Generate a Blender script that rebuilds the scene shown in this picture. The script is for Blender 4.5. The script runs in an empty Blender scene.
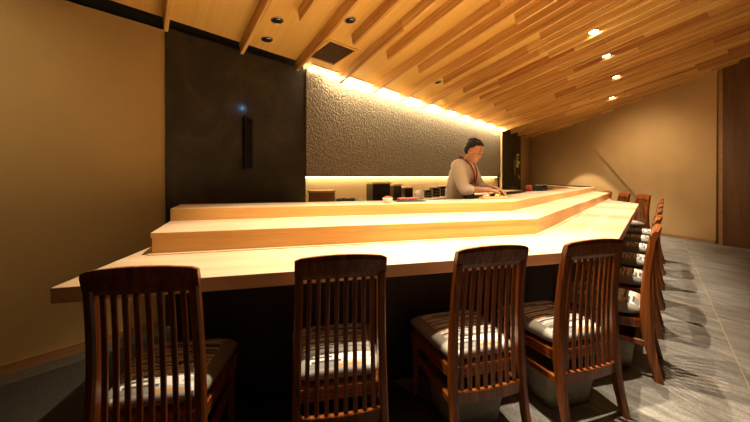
import bpy, bmesh, math, random
from mathutils import Vector, Matrix
random.seed(7)
C = bpy.context.scene.collection
SC = bpy.context.scene
F, HY, H = 333.0, 177.0, 1.2            # focal length in pixels, horizon row, eye height

# ------------------------------------------------------------------ room axes
TH = math.radians(40.06)
U = Vector((math.sin(TH), math.cos(TH), 0))       # along the rear wall
N = Vector((-math.cos(TH), math.sin(TH), 0))      # towards the rear wall
NR = 3.014                                        # rear wall distance along N
S_C = 0.2                                         # ceiling slope
ZE = 2.443                                        # ceiling height at its rear edge
NE = 2.93                                         # rear edge of the ceiling

def tn(t, n, z=0.0):
    return U * t + N * n + Vector((0, 0, z))
def zceil(p):
    return ZE + S_C * (NE - p.dot(N))
def ray(px, py):
    return Vector(((px - 375) / F, 1.0, (HY - py) / F))
def on_z(px, py, z):
    r = ray(px, py); d = (z - H) / r.z
    return Vector((r.x * d, d, z))
def on_rear(px, py=HY, n=NR):
    r = ray(px, py); d = n / (r.dot(N))
    return Vector((r.x * d, d, H + r.z * d))
def on_ceiling(px, py, off=0.0):
    r = ray(px, py)
    d = (ZE + off + S_C * NE - H) / (r.z + S_C * r.dot(N))
    return Vector((r.x * d, d, H + r.z * d))

# ------------------------------------------------------------------ materials
def new_mat(name):
    m = bpy.data.materials.new(name); m.use_nodes = True
    nt = m.node_tree
    return m, nt, nt.nodes['Principled BSDF']
def ramp(nt, stops, fac, interp='LINEAR'):
    r = nt.nodes.new('ShaderNodeValToRGB'); e = r.color_ramp
    e.interpolation = interp
    while len(e.elements) < len(stops): e.elements.new(0.5)
    for el, (p, c) in zip(e.elements, stops):
        el.position = p; el.color = (*c, 1)
    nt.links.new(fac, r.inputs[0]); return r.outputs[0]
def coords(nt, rot=0.0, scale=(1, 1, 1), kind='Object', randomize=False):
    tc = nt.nodes.new('ShaderNodeTexCoord'); out = tc.outputs[kind]
    if randomize:
        oi = nt.nodes.new('ShaderNodeObjectInfo')
        ml = nt.nodes.new('ShaderNodeMath'); ml.operation = 'MULTIPLY'; ml.inputs[1].default_value = 37.0
        nt.links.new(oi.outputs['Random'], ml.inputs[0])
        ad = nt.nodes.new('ShaderNodeVectorMath'); ad.operation = 'ADD'
        nt.links.new(out, ad.inputs[0]); nt.links.new(ml.outputs[0], ad.inputs[1]); out = ad.outputs[0]
    m1 = nt.nodes.new('ShaderNodeMapping'); m1.inputs['Rotation'].default_value = (0, 0, rot)
    nt.links.new(out, m1.inputs[0])
    m2 = nt.nodes.new('ShaderNodeMapping'); m2.inputs['Scale'].default_value = scale
    nt.links.new(m1.outputs[0], m2.inputs[0]); return m2.outputs[0]
def noise(nt, vec, scale, detail=4, rough=0.55, dist=0.0):
    n = nt.nodes.new('ShaderNodeTexNoise'); n.inputs['Scale'].default_value = scale
    n.inputs['Detail'].default_value = detail; n.inputs['Roughness'].default_value = rough
    n.inputs['Distortion'].default_value = dist
    nt.links.new(vec, n.inputs['Vector']); return n.outputs['Fac']
def bump(nt, bs, height, strength, dist=0.01):
    b = nt.nodes.new('ShaderNodeBump'); b.inputs['Strength'].default_value = strength
    b.inputs['Distance'].default_value = dist
    nt.links.new(height, b.inputs['Height']); nt.links.new(b.outputs[0], bs.inputs['Normal'])
def mixc(nt, fac, a, b, mode='MIX'):
    m = nt.nodes.new('ShaderNodeMix'); m.data_type = 'RGBA'; m.blend_type = mode
    for s, v in ((m.inputs[0], fac), (m.inputs[6], a), (m.inputs[7], b)):
        if hasattr(v, 'is_linked'): nt.links.new(v, s)
        elif isinstance(v, tuple): s.default_value = (*v, 1)
        else: s.default_value = v
    return m.outputs[2]
def mathn(nt, op, a, b=None):
    m = nt.nodes.new('ShaderNodeMath'); m.operation = op
    for s, v in zip(m.inputs, (a, b)):
        if v is None: continue
        if hasattr(v, 'is_linked'): nt.links.new(v, s)
        else: s.default_value = v
    return m.outputs[0]

def wood(name, dark, mid, light, rot=0.0, axis='x', rough=0.4, grain=1.0, randomize=False, bumps=0.05, vary=0.0):
    m, nt, bs = new_mat(name)
    k = 14 * grain
    sc = {'x': (0.7, k, k), 'y': (k, 0.7, k), 'z': (k, k, 0.7)}[axis]
    v = coords(nt, rot, sc, randomize=randomize)
    n1 = noise(nt, v, 1.0, 5, 0.6, 0.6)
    sc2 = tuple(s * 5 for s in sc)
    v2 = coords(nt, rot, sc2, randomize=randomize)
    n2 = noise(nt, v2, 1.0, 3, 0.6)
    mx = mathn(nt, 'ADD', mathn(nt, 'MULTIPLY', n1, 0.72), mathn(nt, 'MULTIPLY', n2, 0.28))
    col = ramp(nt, [(0.32, dark), (0.5, mid), (0.68, light)], mx)
    if vary:
        oi = nt.nodes.new('ShaderNodeObjectInfo')
        f = mathn(nt, 'MULTIPLY', oi.outputs['Random'], vary)
        col = mixc(nt, f, col, dark)
    nt.links.new(col, bs.inputs['Base Color'])
    bs.inputs['Roughness'].default_value = rough
    if bumps: bump(nt, bs, mx, bumps, 0.004)
    return m
def flat(name, col, rough=0.5, metal=0.0, emit=0.0, ecol=None, var=0.0, vscale=20):
    m, nt, bs = new_mat(name)
    v = coords(nt)
    n = noise(nt, v, vscale, 3)
    c = ramp(nt, [(0.3, tuple(x * (1 - var) for x in col)), (0.7, tuple(min(1, x * (1 + var)) for x in col))], n)
    nt.links.new(c, bs.inputs['Base Color'])
    bs.inputs['Roughness'].default_value = rough; bs.inputs['Metallic'].default_value = metal
    if emit:
        bs.inputs['Emission Color'].default_value = (*(ecol or col), 1)
        bs.inputs['Emission Strength'].default_value = emit
    return m

M = {}
HIN = ((0.62, 0.44, 0.25), (0.72, 0.545, 0.36), (0.80, 0.635, 0.45))  # overexposed light on the tops is put into this paler colour
HIE = ((0.58, 0.30, 0.075), (0.68, 0.375, 0.11), (0.76, 0.45, 0.15))  # same hinoki, kept deeper orange for the less lit risers
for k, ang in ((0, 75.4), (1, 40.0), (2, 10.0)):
    M['hinoki%d' % k] = wood('hinoki_lit_tone_%d' % k, *HIN, rot=-math.radians(90 - ang), axis='x', rough=0.34, grain=0.8, bumps=0.02)
    M['edge%d' % k] = wood('hinoki_shade_tone_%d' % k, *HIE, rot=-math.radians(90 - ang), axis='x', rough=0.4, grain=0.8, bumps=0.02)
M['ceil'] = wood('ceiling_veneer', (0.76, 0.48, 0.125), (0.83, 0.54, 0.15), (0.88, 0.60, 0.18), axis='x', rough=0.45, grain=2.2, bumps=0.01)
M['beam'] = wood('cedar_beam', (0.40, 0.17, 0.042), (0.74, 0.44, 0.13), (0.92, 0.66, 0.26), axis='x', rough=0.5, grain=1.3, randomize=True, vary=0.3)
M['beam_red'] = wood('red_cedar_beam', (0.26, 0.085, 0.022), (0.50, 0.23, 0.065), (0.70, 0.37, 0.12), axis='x', rough=0.5, grain=1.0, randomize=True)
M['beam_pale'] = wood('pale_cedar_beam', (0.55, 0.29, 0.08), (0.84, 0.57, 0.20), (0.94, 0.73, 0.34), axis='x', rough=0.5, grain=1.0, randomize=True)
M['chair'] = wood('red_brown_chair_wood', (0.085, 0.020, 0.004), (0.235, 0.064, 0.013), (0.44, 0.14, 0.03), axis='z', rough=0.3, grain=3, randomize=True)
M['base'] = wood('dark_base_wood', (0.012, 0.010, 0.008), (0.02, 0.016, 0.012), (0.03, 0.024, 0.018), axis='z', rough=0.5, grain=1.2)
M['skirt'] = wood('baseboard_wood', (0.30, 0.15, 0.05), (0.40, 0.21, 0.08), (0.48, 0.27, 0.11), rot=-math.radians(49.94), axis='x', rough=0.5)
M['panelwood'] = wood('brown_wall_wood', (0.085, 0.032, 0.007), (0.13, 0.053, 0.012), (0.18, 0.08, 0.02), axis='z', rough=0.5, grain=0.7)
M['black'] = flat('black_gap', (0.006, 0.005, 0.004), 0.8)
M['blackmetal'] = flat('black_metal', (0.012, 0.012, 0.013), 0.4, 0.3)
M['lacquer'] = flat('black_lacquer', (0.010, 0.009, 0.008), 0.25)
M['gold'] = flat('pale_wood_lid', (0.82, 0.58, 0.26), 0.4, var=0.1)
M['white'] = flat('white_ceramic', (0.80, 0.76, 0.68), 0.25)
M['red'] = flat('red_fish', (0.62, 0.06, 0.03), 0.35, var=0.5, vscale=60)
M['roe'] = flat('orange_red_roe', (0.75, 0.13, 0.03), 0.3, var=0.4, vscale=90)
M['pink'] = flat('pink_tuna', (0.70, 0.20, 0.15), 0.4, var=0.4, vscale=60)
M['steel'] = flat('steel', (0.55, 0.52, 0.48), 0.35, 0.8)
M['slate'] = flat('dark_tray', (0.03, 0.028, 0.027), 0.5)
M['chrome'] = flat('chrome_ring', (0.62, 0.58, 0.52), 0.25, 0.9)
M['lamp'] = flat('lamp_glow', (1, 0.85, 0.6), 0.5, emit=40, ecol=(1.0, 0.78, 0.48))
M['cove'] = flat('cove_glow', (1, 0.85, 0.6), 0.5, emit=30, ecol=(1.0, 0.78, 0.45))
M['cove2'] = flat('shelf_glow', (1, 0.85, 0.6), 0.5, emit=9, ecol=(1.0, 0.72, 0.36))
M['grey'] = flat('grey_basket', (0.30, 0.27, 0.21), 0.7, var=0.2, vscale=60)
M['green'] = flat('green_leaf', (0.50, 0.60, 0.08), 0.5, var=0.3)
M['skin'] = flat('skin', (0.60, 0.30, 0.17), 0.5, var=0.06)
M['hair'] = flat('black_hair', (0.012, 0.009, 0.008), 0.55, var=0.4, vscale=120)
M['shirt'] = flat('white_cotton', (0.78, 0.71, 0.60), 0.8, var=0.05)
M['trouser'] = flat('dark_trousers', (0.03, 0.03, 0.035), 0.8)
M['apron'] = flat('indigo_apron', (0.10, 0.12, 0.28), 0.8)
M['strap'] = flat('red_brown_strap', (0.30, 0.035, 0.02), 0.7)
M['eye'] = flat('dark_eye', (0.01, 0.008, 0.007), 0.2)
M['lip'] = flat('lips', (0.42, 0.15, 0.10), 0.5)

def plaster(name, c1, c2, bscale=160, bstr=0.15):
    m, nt, bs = new_mat(name)
    v = coords(nt)
    a = noise(nt, v, 2.2, 5, 0.6); b = noise(nt, v, bscale, 2)
    mx = mathn(nt, 'ADD', mathn(nt, 'MULTIPLY', a, 0.6), mathn(nt, 'MULTIPLY', b, 0.4))
    nt.links.new(ramp(nt, [(0.3, c1), (0.7, c2)], mx), bs.inputs['Base Color'])
    bs.inputs['Roughness'].default_value = 0.9
    bump(nt, bs, b, bstr, 0.004); return m
M['cream'] = plaster('cream_plaster', (0.53, 0.35, 0.15), (0.63, 0.43, 0.20))
M['back'] = plaster('pale_backsplash', (0.55, 0.45, 0.27), (0.62, 0.51, 0.32))
M['tan'] = plaster('tan_plaster', (0.47, 0.325, 0.115), (0.55, 0.385, 0.15))

def mk_dark():
    m, nt, bs = new_mat('dark_mottled_plaster')
    v = coords(nt)
    a = noise(nt, v, 2.5, 8, 0.68, 0.8); b = noise(nt, v, 45, 4)
    nt.links.new(ramp(nt, [(0.3, (0.012, 0.010, 0.006)), (0.5, (0.026, 0.021, 0.012)), (0.72, (0.052, 0.047, 0.027))], a), bs.inputs['Base Color'])
    bs.inputs['Roughness'].default_value = 0.55
    bump(nt, bs, b, 0.25, 0.004); return m
M['dark'] = mk_dark()

def mk_stone():
    m, nt, bs = new_mat('rough_stucco')
    v = coords(nt)
    vo = nt.nodes.new('ShaderNodeTexVoronoi'); vo.inputs['Scale'].default_value = 42
    vo.feature = 'SMOOTH_F1'
    nv = nt.nodes.new('ShaderNodeTexNoise'); nv.inputs['Scale'].default_value = 16
    nt.links.new(v, nv.inputs['Vector'])
    mx = nt.nodes.new('ShaderNodeVectorMath'); mx.operation = 'MULTIPLY_ADD'
    nt.links.new(nv.outputs['Color'], mx.inputs[0]); mx.inputs[1].default_value = (0.10, 0.10, 0.10)
    nt.links.new(v, mx.inputs[2]); nt.links.new(mx.outputs[0], vo.inputs['Vector'])
    n = noise(nt, v, 60, 3)
    hgt = mathn(nt, 'ADD', mathn(nt, 'MULTIPLY', vo.outputs['Distance'], 1.0), mathn(nt, 'MULTIPLY', n, 0.35))
    nt.links.new(ramp(nt, [(0.1, (0.36, 0.305, 0.22)), (0.7, (0.20, 0.165, 0.115))], hgt), bs.inputs['Base Color'])
    bs.inputs['Roughness'].default_value = 0.8
    bump(nt, bs, hgt, 0.9, 0.018); return m
M['stone'] = mk_stone()

def mk_floor():
    m, nt, bs = new_mat('grey_slate_tiles')
    tc = nt.nodes.new('ShaderNodeTexCoord')
    m1 = nt.nodes.new('ShaderNodeMapping'); m1.inputs['Rotation'].default_value = (0, 0, -math.radians(49.94))
    nt.links.new(tc.outputs['Object'], m1.inputs[0])
    m2 = nt.nodes.new('ShaderNodeMapping'); m2.inputs['Location'].default_value = (-4.28 + 1.52 * 4, 0.41 + 0.75 * 8, 0)
    nt.links.new(m1.outputs[0], m2.inputs[0])
    br = nt.nodes.new('ShaderNodeTexBrick'); br.offset = 0.0
    br.inputs['Scale'].default_value = 1.0; br.inputs['Brick Width'].default_value = 1.52
    br.inputs['Row Height'].default_value = 0.75; br.inputs['Mortar Size'].default_value = 0.0028
    br.inputs['Color1'].default_value = (0, 0, 0, 1); br.inputs['Color2'].default_value = (1, 1, 1, 1)
    br.inputs['Mortar'].default_value = (0.5, 0.5, 0.5, 1)
    nt.links.new(m2.outputs[0], br.inputs['Vector'])
    # streaks: each tile shifts the noise
    mv = nt.nodes.new('ShaderNodeVectorMath'); mv.operation = 'MULTIPLY_ADD'
    nt.links.new(br.outputs['Color'], mv.inputs[0]); mv.inputs[1].default_value = (7, 5, 3)
    nt.links.new(m2.outputs[0], mv.inputs[2])
    m3 = nt.nodes.new('ShaderNodeMapping'); m3.inputs['Rotation'].default_value = (0, 0, 0.35)
    nt.links.new(mv.outputs[0], m3.inputs[0])
    m4 = nt.nodes.new('ShaderNodeMapping'); m4.inputs['Scale'].default_value = (5.5, 1.0, 1)
    nt.links.new(m3.outputs[0], m4.inputs[0])
    a = noise(nt, m4.outputs[0], 1.5, 8, 0.74, 1.6)
    b = noise(nt, m1.outputs[0], 75, 5, 0.8)
    h = mathn(nt, 'ADD', mathn(nt, 'MULTIPLY', a, 0.62), mathn(nt, 'MULTIPLY', b, 0.38))
    col = ramp(nt, [(0.33, (0.075, 0.073, 0.070)), (0.5, (0.20, 0.198, 0.192)), (0.68, (0.46, 0.455, 0.44))], h)
    col = mixc(nt, br.outputs['Fac'], col, (0.42, 0.34, 0.20))
    nt.links.new(col, bs.inputs['Base Color'])
    bs.inputs['Roughness'].default_value = 0.55
    bump(nt, bs, h, 0.25, 0.006); return m
M['floor'] = mk_floor()

def mk_fabric():
    m, nt, bs = new_mat('striped_cushion_fabric')
    tc = nt.nodes.new('ShaderNodeTexCoord')
    sp = nt.nodes.new('ShaderNodeSeparateXYZ'); nt.links.new(tc.outputs['Object'], sp.inputs[0])
    row = mathn(nt, 'FLOOR', mathn(nt, 'MULTIPLY', sp.outputs['Y'], 88))
    w1 = nt.nodes.new('ShaderNodeTexWhiteNoise'); w1.noise_dimensions = '1D'
    nt.links.new(row, w1.inputs['W'])
    colx = mathn(nt, 'FLOOR', mathn(nt, 'ADD', mathn(nt, 'MULTIPLY', sp.outputs['X'], 8), mathn(nt, 'MULTIPLY', w1.outputs['Value'], 9)))
    cb = nt.nodes.new('ShaderNodeCombineXYZ'); nt.links.new(row, cb.inputs[0]); nt.links.new(colx, cb.inputs[1])
    w2 = nt.nodes.new('ShaderNodeTexWhiteNoise'); w2.noise_dimensions = '2D'
    nt.links.new(cb.outputs[0], w2.inputs['Vector'])
    c = ramp(nt, [(0.0, (0.72, 0.70, 0.66)), (0.32, (0.42, 0.42, 0.42)), (0.58, (0.07, 0.07, 0.075)), (0.68, (0.60, 0.27, 0.05)), (0.74, (0.78, 0.76, 0.72)), (0.92, (0.20, 0.20, 0.20))], w2.outputs['Value'], 'CONSTANT')
    nt.links.new(c, bs.inputs['Base Color']); bs.inputs['Roughness'].default_value = 0.8
    return m
M['fabric'] = mk_fabric()
def mk_side():
    m, nt, bs = new_mat('grey_cushion_side')
    v = coords(nt, 0, (1, 1, 1))
    wv = nt.nodes.new('ShaderNodeTexWave'); wv.inputs['Scale'].default_value = 90; wv.bands_direction = 'DIAGONAL'
    nt.links.new(v, wv.inputs['Vector'])
    nt.links.new(ramp(nt, [(0.2, (0.20, 0.19, 0.17)), (0.8, (0.30, 0.285, 0.255))], wv.outputs['Fac']), bs.inputs['Base Color'])
    bs.inputs['Roughness'].default_value = 0.6
    return m
M['side'] = mk_side()

# ------------------------------------------------------------------ mesh helpers
class MB:
    def __init__(s): s.v = []; s.f = []; s.m = []; s.sm = []
    def add(s, vs, fs, mi=0, smooth=False):
        o = len(s.v); s.v += [tuple(v) for v in vs]
        for f in fs: s.f.append(tuple(i + o for i in f)); s.m.append(mi); s.sm.append(smooth)
        return s
    def box(s, c, size, M3=None, mi=0):
        x, y, z = (a / 2 for a in size); c = Vector(c)
        vs = [Vector((i * x, j * y, k * z)) for k in (-1, 1) for j in (-1, 1) for i in (-1, 1)]
        if M3 is not None: vs = [M3 @ v for v in vs]
        return s.add([c + v for v in vs], [(0, 2, 3, 1), (4, 5, 7, 6), (0, 1, 5, 4), (2, 6, 7, 3), (0, 4, 6, 2), (1, 3, 7, 5)], mi)
    def hexa(s, b, t, mi=0):                       # bottom and top quads, counter-clockwise from above
        return s.add(list(b) + list(t), [(3, 2, 1, 0), (4, 5, 6, 7), (0, 1, 5, 4), (1, 2, 6, 5), (2, 3, 7, 6), (3, 0, 4, 7)], mi)
    def prism(s, poly, z0, z1, mi=0):
        n = len(poly)
        vs = [(p[0], p[1], z0) for p in poly] + [(p[0], p[1], z1) for p in poly]
        fs = [tuple(range(n - 1, -1, -1)), tuple(range(n, 2 * n))] + [(i, (i + 1) % n, n + (i + 1) % n, n + i) for i in range(n)]
        return s.add(vs, fs, mi)
    def sweep(s, path, sect, mi=0, smooth=False):  # path of (centre, half sizes a, b, axis a, axis b); rectangular section
        rings = []
        for c, a, b, ax, bx in path:
            c = Vector(c); ax = Vector(ax); bx = Vector(bx)
            rings.append([c + ax * (a * q[0]) + bx * (b * q[1]) for q in sect])
        n = len(sect); vs = [v for r in rings for v in r]; fs = []
        for i in range(len(rings) - 1):
            for j in range(n):
                fs.append((i * n + j, i * n + (j + 1) % n, (i + 1) * n + (j + 1) % n, (i + 1) * n + j))
        fs.append(tuple(range(n - 1, -1, -1))); fs.append(tuple((len(rings) - 1) * n + j for j in range(n)))
        return s.add(vs, fs, mi, smooth)
    def tube(s, pts, rad, n=10, mi=0):
        pts = [Vector(p) for p in pts]; path = []
        for i, p in enumerate(pts):
            d = (pts[min(i + 1, len(pts) - 1)] - pts[max(i - 1, 0)]).normalized()
            a = d.orthogonal().normalized() if i == 0 else (path[-1][3] - d * path[-1][3].dot(d)).normalized()
            b = d.cross(a); r = rad[i] if isinstance(rad, (list, tuple)) else rad
            path.append((p, r, r, a, b))
        sect = [(math.cos(2 * math.pi * k / n), math.sin(2 * math.pi * k / n)) for k in range(n)]
        return s.sweep(path, sect, mi, True)
    def lathe(s, c, prof, n=20, mi=0, axis=None, caps=True):
        c = Vector(c); R = Matrix.Identity(3) if axis is None else Vector((0, 0, 1)).rotation_difference(Vector(axis)).to_matrix()
        vs = []; fs = []
        for r, z in prof:
            for k in range(n):
                a = 2 * math.pi * k / n
                vs.append(c + R @ Vector((r * math.cos(a), r * math.sin(a), z)))
        for i in range(len(prof) - 1):
            for k in range(n):
                fs.append((i * n + k, i * n + (k + 1) % n, (i + 1) * n + (k + 1) % n, (i + 1) * n + k))
        if caps: fs.append(tuple(range(n - 1, -1, -1))); fs.append(tuple((len(prof) - 1) * n + k for k in range(n)))
        return s.add(vs, fs, mi, True)
    def ellipsoid(s, c, r, R=None, nu=16, nv=10, mi=0):
        c = Vector(c); vs = [Vector((0, 0, -r[2]))]; fs = []
        for j in range(1, nv):
            b = -math.pi / 2 + math.pi * j / nv
            for i in range(nu):
                a = 2 * math.pi * i / nu
                vs.append(Vector((r[0] * math.cos(b) * math.cos(a), r[1] * math.cos(b) * math.sin(a), r[2] * math.sin(b))))
        vs.append(Vector((0, 0, r[2])))
        for i in range(nu):
            fs.append((0, 1 + (i + 1) % nu, 1 + i)); L = 1 + (nv - 2) * nu
            fs.append((len(vs) - 1, L + i, L + (i + 1) % nu))
        for j in range(nv - 2):
            for i in range(nu):
                a = 1 + j * nu
                fs.append((a + i, a + (i + 1) % nu, a + nu + (i + 1) % nu, a + nu + i))
        if R is not None: vs = [R @ v for v in vs]
        return s.add([c + v for v in vs], fs, mi, True)
    def capsule(s, a, b, ra, rb, n=14, mi=0, flat=(1, 1), ax=None):
        a = Vector(a); b = Vector(b); d = (b - a).normalized()
        ax = (ax - d * ax.dot(d)).normalized() if ax is not None else d.orthogonal().normalized()
        bx = d.cross(ax); path = []
        for q in (-0.98, -0.7, -0.35): r = ra * math.sqrt(1 - q * q); path.append((a + d * (q * ra * 0.999), r, r))
        path.append((a, ra, ra))
        for q in (0.25, 0.5, 0.75): path.append((a.lerp(b, q), ra + (rb - ra) * q, ra + (rb - ra) * q))
        path.append((b, rb, rb))
        for q in (0.35, 0.7, 0.98): r = rb * math.sqrt(1 - q * q); path.append((b + d * (q * rb), r, r))
        sect = [(math.cos(2 * math.pi * k / n) * flat[0], math.sin(2 * math.pi * k / n) * flat[1]) for k in range(n)]
        return s.sweep([(p, r1, r2, ax, bx) for p, r1, r2 in path], sect, mi, True)
    def build(s, name, mats, parent=None, bevel=0.0, segs=2, mat4=None):
        me = bpy.data.meshes.new(name); me.from_pydata(s.v, [], s.f)
        if not isinstance(mats, (list, tuple)): mats = [mats]
        for m in mats: me.materials.append(M[m] if isinstance(m, str) else m)
        for p, mi, sm in zip(me.polygons, s.m, s.sm): p.material_index = mi; p.use_smooth = sm
        bm = bmesh.new(); bm.from_mesh(me); bmesh.ops.recalc_face_normals(bm, faces=bm.faces); bm.to_mesh(me); bm.free()
        o = bpy.data.objects.new(name, me); C.objects.link(o)
        if mat4 is not None: o.matrix_world = mat4
        if parent is not None: o.parent = parent
        if bevel:
            b = o.modifiers.new('edge', 'BEVEL'); b.width = bevel; b.segments = segs; b.limit_method = 'ANGLE'; b.angle_limit = 0.7
        return o

def tag(o, label, cat, group=None, kind=None):
    o['label'] = label
    if cat: o['category'] = cat
    if group: o['group'] = group
    if kind: o['kind'] = kind
    return o
def thing(name, label, cat, loc=(0, 0, 0), rz=0.0, group=None):
    o = bpy.data.objects.new(name, None); C.objects.link(o); o.empty_display_size = 0.1
    o.location = loc; o.rotation_euler = (0, 0, rz)
    return tag(o, label, cat, group)
def struct(o, label=None):
    o['kind'] = 'structure'
    if label: o['label'] = label
    return o
def dup(root, loc, rz, label):
    r = root.copy(); C.objects.link(r); r.location = loc; r.rotation_euler = (0, 0, rz); r['label'] = label
    for ch in list(root.children):
        c = ch.copy(); C.objects.link(c); c.parent = r
        for g in list(ch.children):
            d = g.copy(); C.objects.link(d); d.parent = c
    return r
SQ = [(-1, -1), (1, -1), (1, 1), (-1, 1)]
OCT = [(-1, -0.6), (-0.6, -1), (0.6, -1), (1, -0.6), (1, 0.6), (0.6, 1), (-0.6, 1), (-1, 0.6)]
RUZ = Matrix((U, N, Vector((0, 0, 1)))).transposed()       # local x along U, y along N

# ------------------------------------------------------------------ setting: floor and walls
fl = MB().prism([tn(-4.5, -3.6).xy, tn(12.8, -3.6).xy, tn(12.8, 3.3).xy, tn(-4.5, 3.3).xy], -0.08, 0.0).build('floor', 'floor')
struct(fl, 'grey slate-look floor tiles')

M['bordertile'] = flat('dark_border_tile', (0.075, 0.068, 0.056), 0.6, var=0.3, vscale=30)
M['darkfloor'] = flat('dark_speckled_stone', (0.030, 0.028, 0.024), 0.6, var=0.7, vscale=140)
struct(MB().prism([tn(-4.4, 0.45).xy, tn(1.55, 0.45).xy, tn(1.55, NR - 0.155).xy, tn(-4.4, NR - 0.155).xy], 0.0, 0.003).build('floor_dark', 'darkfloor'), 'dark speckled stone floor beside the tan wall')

def wall_seg(name, p0, p1, z0, z1, thick, mat, label=None, top_ceiling=None, nrm=N):
    """upright slab whose room face runs p0-p1; its thickness goes away along nrm"""
    a, b = Vector((p0.x, p0.y, 0)), Vector((p1.x, p1.y, 0))
    za = zceil(a) + top_ceiling if top_ceiling is not None else z1
    zb = zceil(b) + top_ceiling if top_ceiling is not None else z1
    o3 = nrm * thick; zz = Vector((0, 0, 1))
    o = MB().hexa([a + zz * z0, b + zz * z0, b + o3 + zz * z0, a + o3 + zz * z0],
                  [a + zz * za, b + zz * zb, b + o3 + zz * zb, a + o3 + zz * za]).build(name, mat)
    return struct(o, label)

pL = on_rear(165.3); pT = on_rear(304.5); pE = on_rear(499.5); pCol = on_rear(519)
t_L, t_T, t_E, t_Col = (p.dot(U) for p in (pL, pT, pE, pCol))
t_R = on_rear(530).dot(U)
wall_seg('wall_left', tn(-4.4, NR), tn(t_L, NR), 0, 2.38, 0.15, 'tan', 'tan plastered wall')
wall_seg('wall_rear', tn(t_L, NR - 0.02), tn(t_T, NR - 0.02), 0, 2.40, 0.17, 'dark', 'dark mottled wall')
wall_seg('trim_1', tn(-4.4, NR + 0.02), tn(t_T, NR + 0.02), 2.40, 2.62, 0.1, 'black', 'black recess between wall and ceiling')
wall_seg('baseboard_left', tn(-4.4, NR - 0.015), tn(t_L, NR - 0.015), 0, 0.068, 0.015, 'skirt', 'wooden baseboard')
# rear worktop wall below and behind the stucco panel
wall_seg('wall_backsplash', tn(t_T, NR + 0.04), tn(t_E, NR + 0.04), 0, 2.55, 0.12, 'back', 'cream wall behind the glowing shelf gap')
zb = 1.205
stn = MB().hexa([tn(t_T + 0.003, NR - 0.03, zb), tn(t_E, NR - 0.03, zb), tn(t_E, NR + 0.035, zb), tn(t_T + 0.003, NR + 0.035, zb)],
                [tn(t_T + 0.003, NR - 0.03, 2.41), tn(t_E, NR - 0.03, 2.41), tn(t_E, NR + 0.035, 2.41), tn(t_T + 0.003, NR + 0.035, 2.41)]).build('wall_stucco_panel', 'stone')
struct(stn, 'rough stucco wall panel lit from above')
# cove lights
cv = MB().hexa([tn(t_T + 0.02, NR - 0.066, 2.416), tn(t_E, NR - 0.066, 2.416), tn(t_E, NR - 0.03, 2.416), tn(t_T + 0.02, NR - 0.03, 2.416)],
               [tn(t_T + 0.02, NR - 0.066, 2.424), tn(t_E, NR - 0.066, 2.424), tn(t_E, NR - 0.03, 2.424), tn(t_T + 0.02, NR - 0.03, 2.424)]).build('light_strip', 'cove')
tag(cv, 'glowing warm light strip along the top of the stucco wall', 'light')
cv2 = MB().hexa([tn(t_T + 0.02, NR - 0.026, zb - 0.016), tn(t_E - 0.25, NR - 0.026, zb - 0.016), tn(t_E - 0.25, NR + 0.02, zb - 0.016), tn(t_T + 0.02, NR + 0.02, zb - 0.016)],
                [tn(t_T + 0.02, NR - 0.026, zb - 0.003), tn(t_E - 0.25, NR - 0.026, zb - 0.003), tn(t_E - 0.25, NR + 0.02, zb - 0.003), tn(t_T + 0.02, NR + 0.02, zb - 0.003)]).build('light_strip', 'cove2')
tag(cv2, 'glowing warm light strip under the stucco wall above the black boxes', 'light')
# dark column, cream end
wall_seg('wall_column', tn(t_E + 0.02, NR - 0.05), tn(t_Col, NR - 0.05), 0, 2.46, 0.3, 'dark', 'dark green-black column')
wall_seg('wall_rear_end', tn(t_Col, NR), tn(t_R + 0.1, NR), 0, 2.43, 0.2, 'cream', 'narrow cream wall')
wall_seg('light_leak_strip', tn(t_E - 0.004, NR - 0.062), tn(t_E + 0.024, NR - 0.062), 0.9, 2.40, 0.06, 'gold', 'thin pale strip standing for light leaking past the end of the stucco wall')  # added strip: light leaking beside the column, built as a solid part
# right wall
W0 = Vector((4.9, 10.52, 0)); W1 = Vector((6.25, 6.05, 0))
WD = (W1 - W0).normalized(); WN = Vector((-WD.y, WD.x, 0))
if WN.x < 0: WN = -WN                      # away from the room
def on_wall(px, py=HY, off=0.0):           # off > 0: towards the room
    r = ray(px, py); d = (W0 - WN * off).dot(WN) / r.dot(WN)
    return Vector((r.x * d, d, H + r.z * d))
wall_seg('wall_right', W0 - WD * 0.3, on_wall(750) + WD * 1.2, 0, 0, 0.2, 'cream', 'cream plastered wall', 0.05, WN)
# folded panel of the right wall with a slanting edge
a = on_wall(572, 125); b = on_wall(637, 193); dirw = (b - a)
bot = a + dirw * (a.z / (a.z - b.z)); top = a
pe = on_wall(720.5)
def flr(p, z): return Vector((p.x, p.y, z))
topz = zceil(pe) + 0.05
offs = [0.02, 0.13, 0.13, 0.02]
mid = on_wall(649); mid = a + dirw * ((mid - a).dot(WD) / dirw.dot(WD)); bot = flr(mid, 0)
outl = [(flr(top, zceil(top) + 0.05), 0.09), (mid, 0.13), (bot, 0.13), (flr(pe, 0), 0.13), (flr(pe, topz), 0.09)]
front = [p - WN * o for p, o in outl]; back = [p + WN * 0.01 for p, o in outl]
fo = MB().add(front + back, [(0, 1, 2, 3, 4), (9, 8, 7, 6, 5)] + [(i, i + 5, (i + 1) % 5 + 5, (i + 1) % 5) for i in range(5)]).build('wall_right_fold', 'cream')
struct(fo, 'slanting folded face of the cream wall')
wall_seg('baseboard_right', flr(bot, 0) - WN * 0.155, flr(pe, 0) - WN * 0.155, 0, 0.055, 0.018, 'skirt', 'wooden baseboard', None, WN)
wall_seg('baseboard_rear', W0, flr(bot, 0), 0, 0.055, -0.015, 'skirt', 'wooden baseboard', None, WN)
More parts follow.
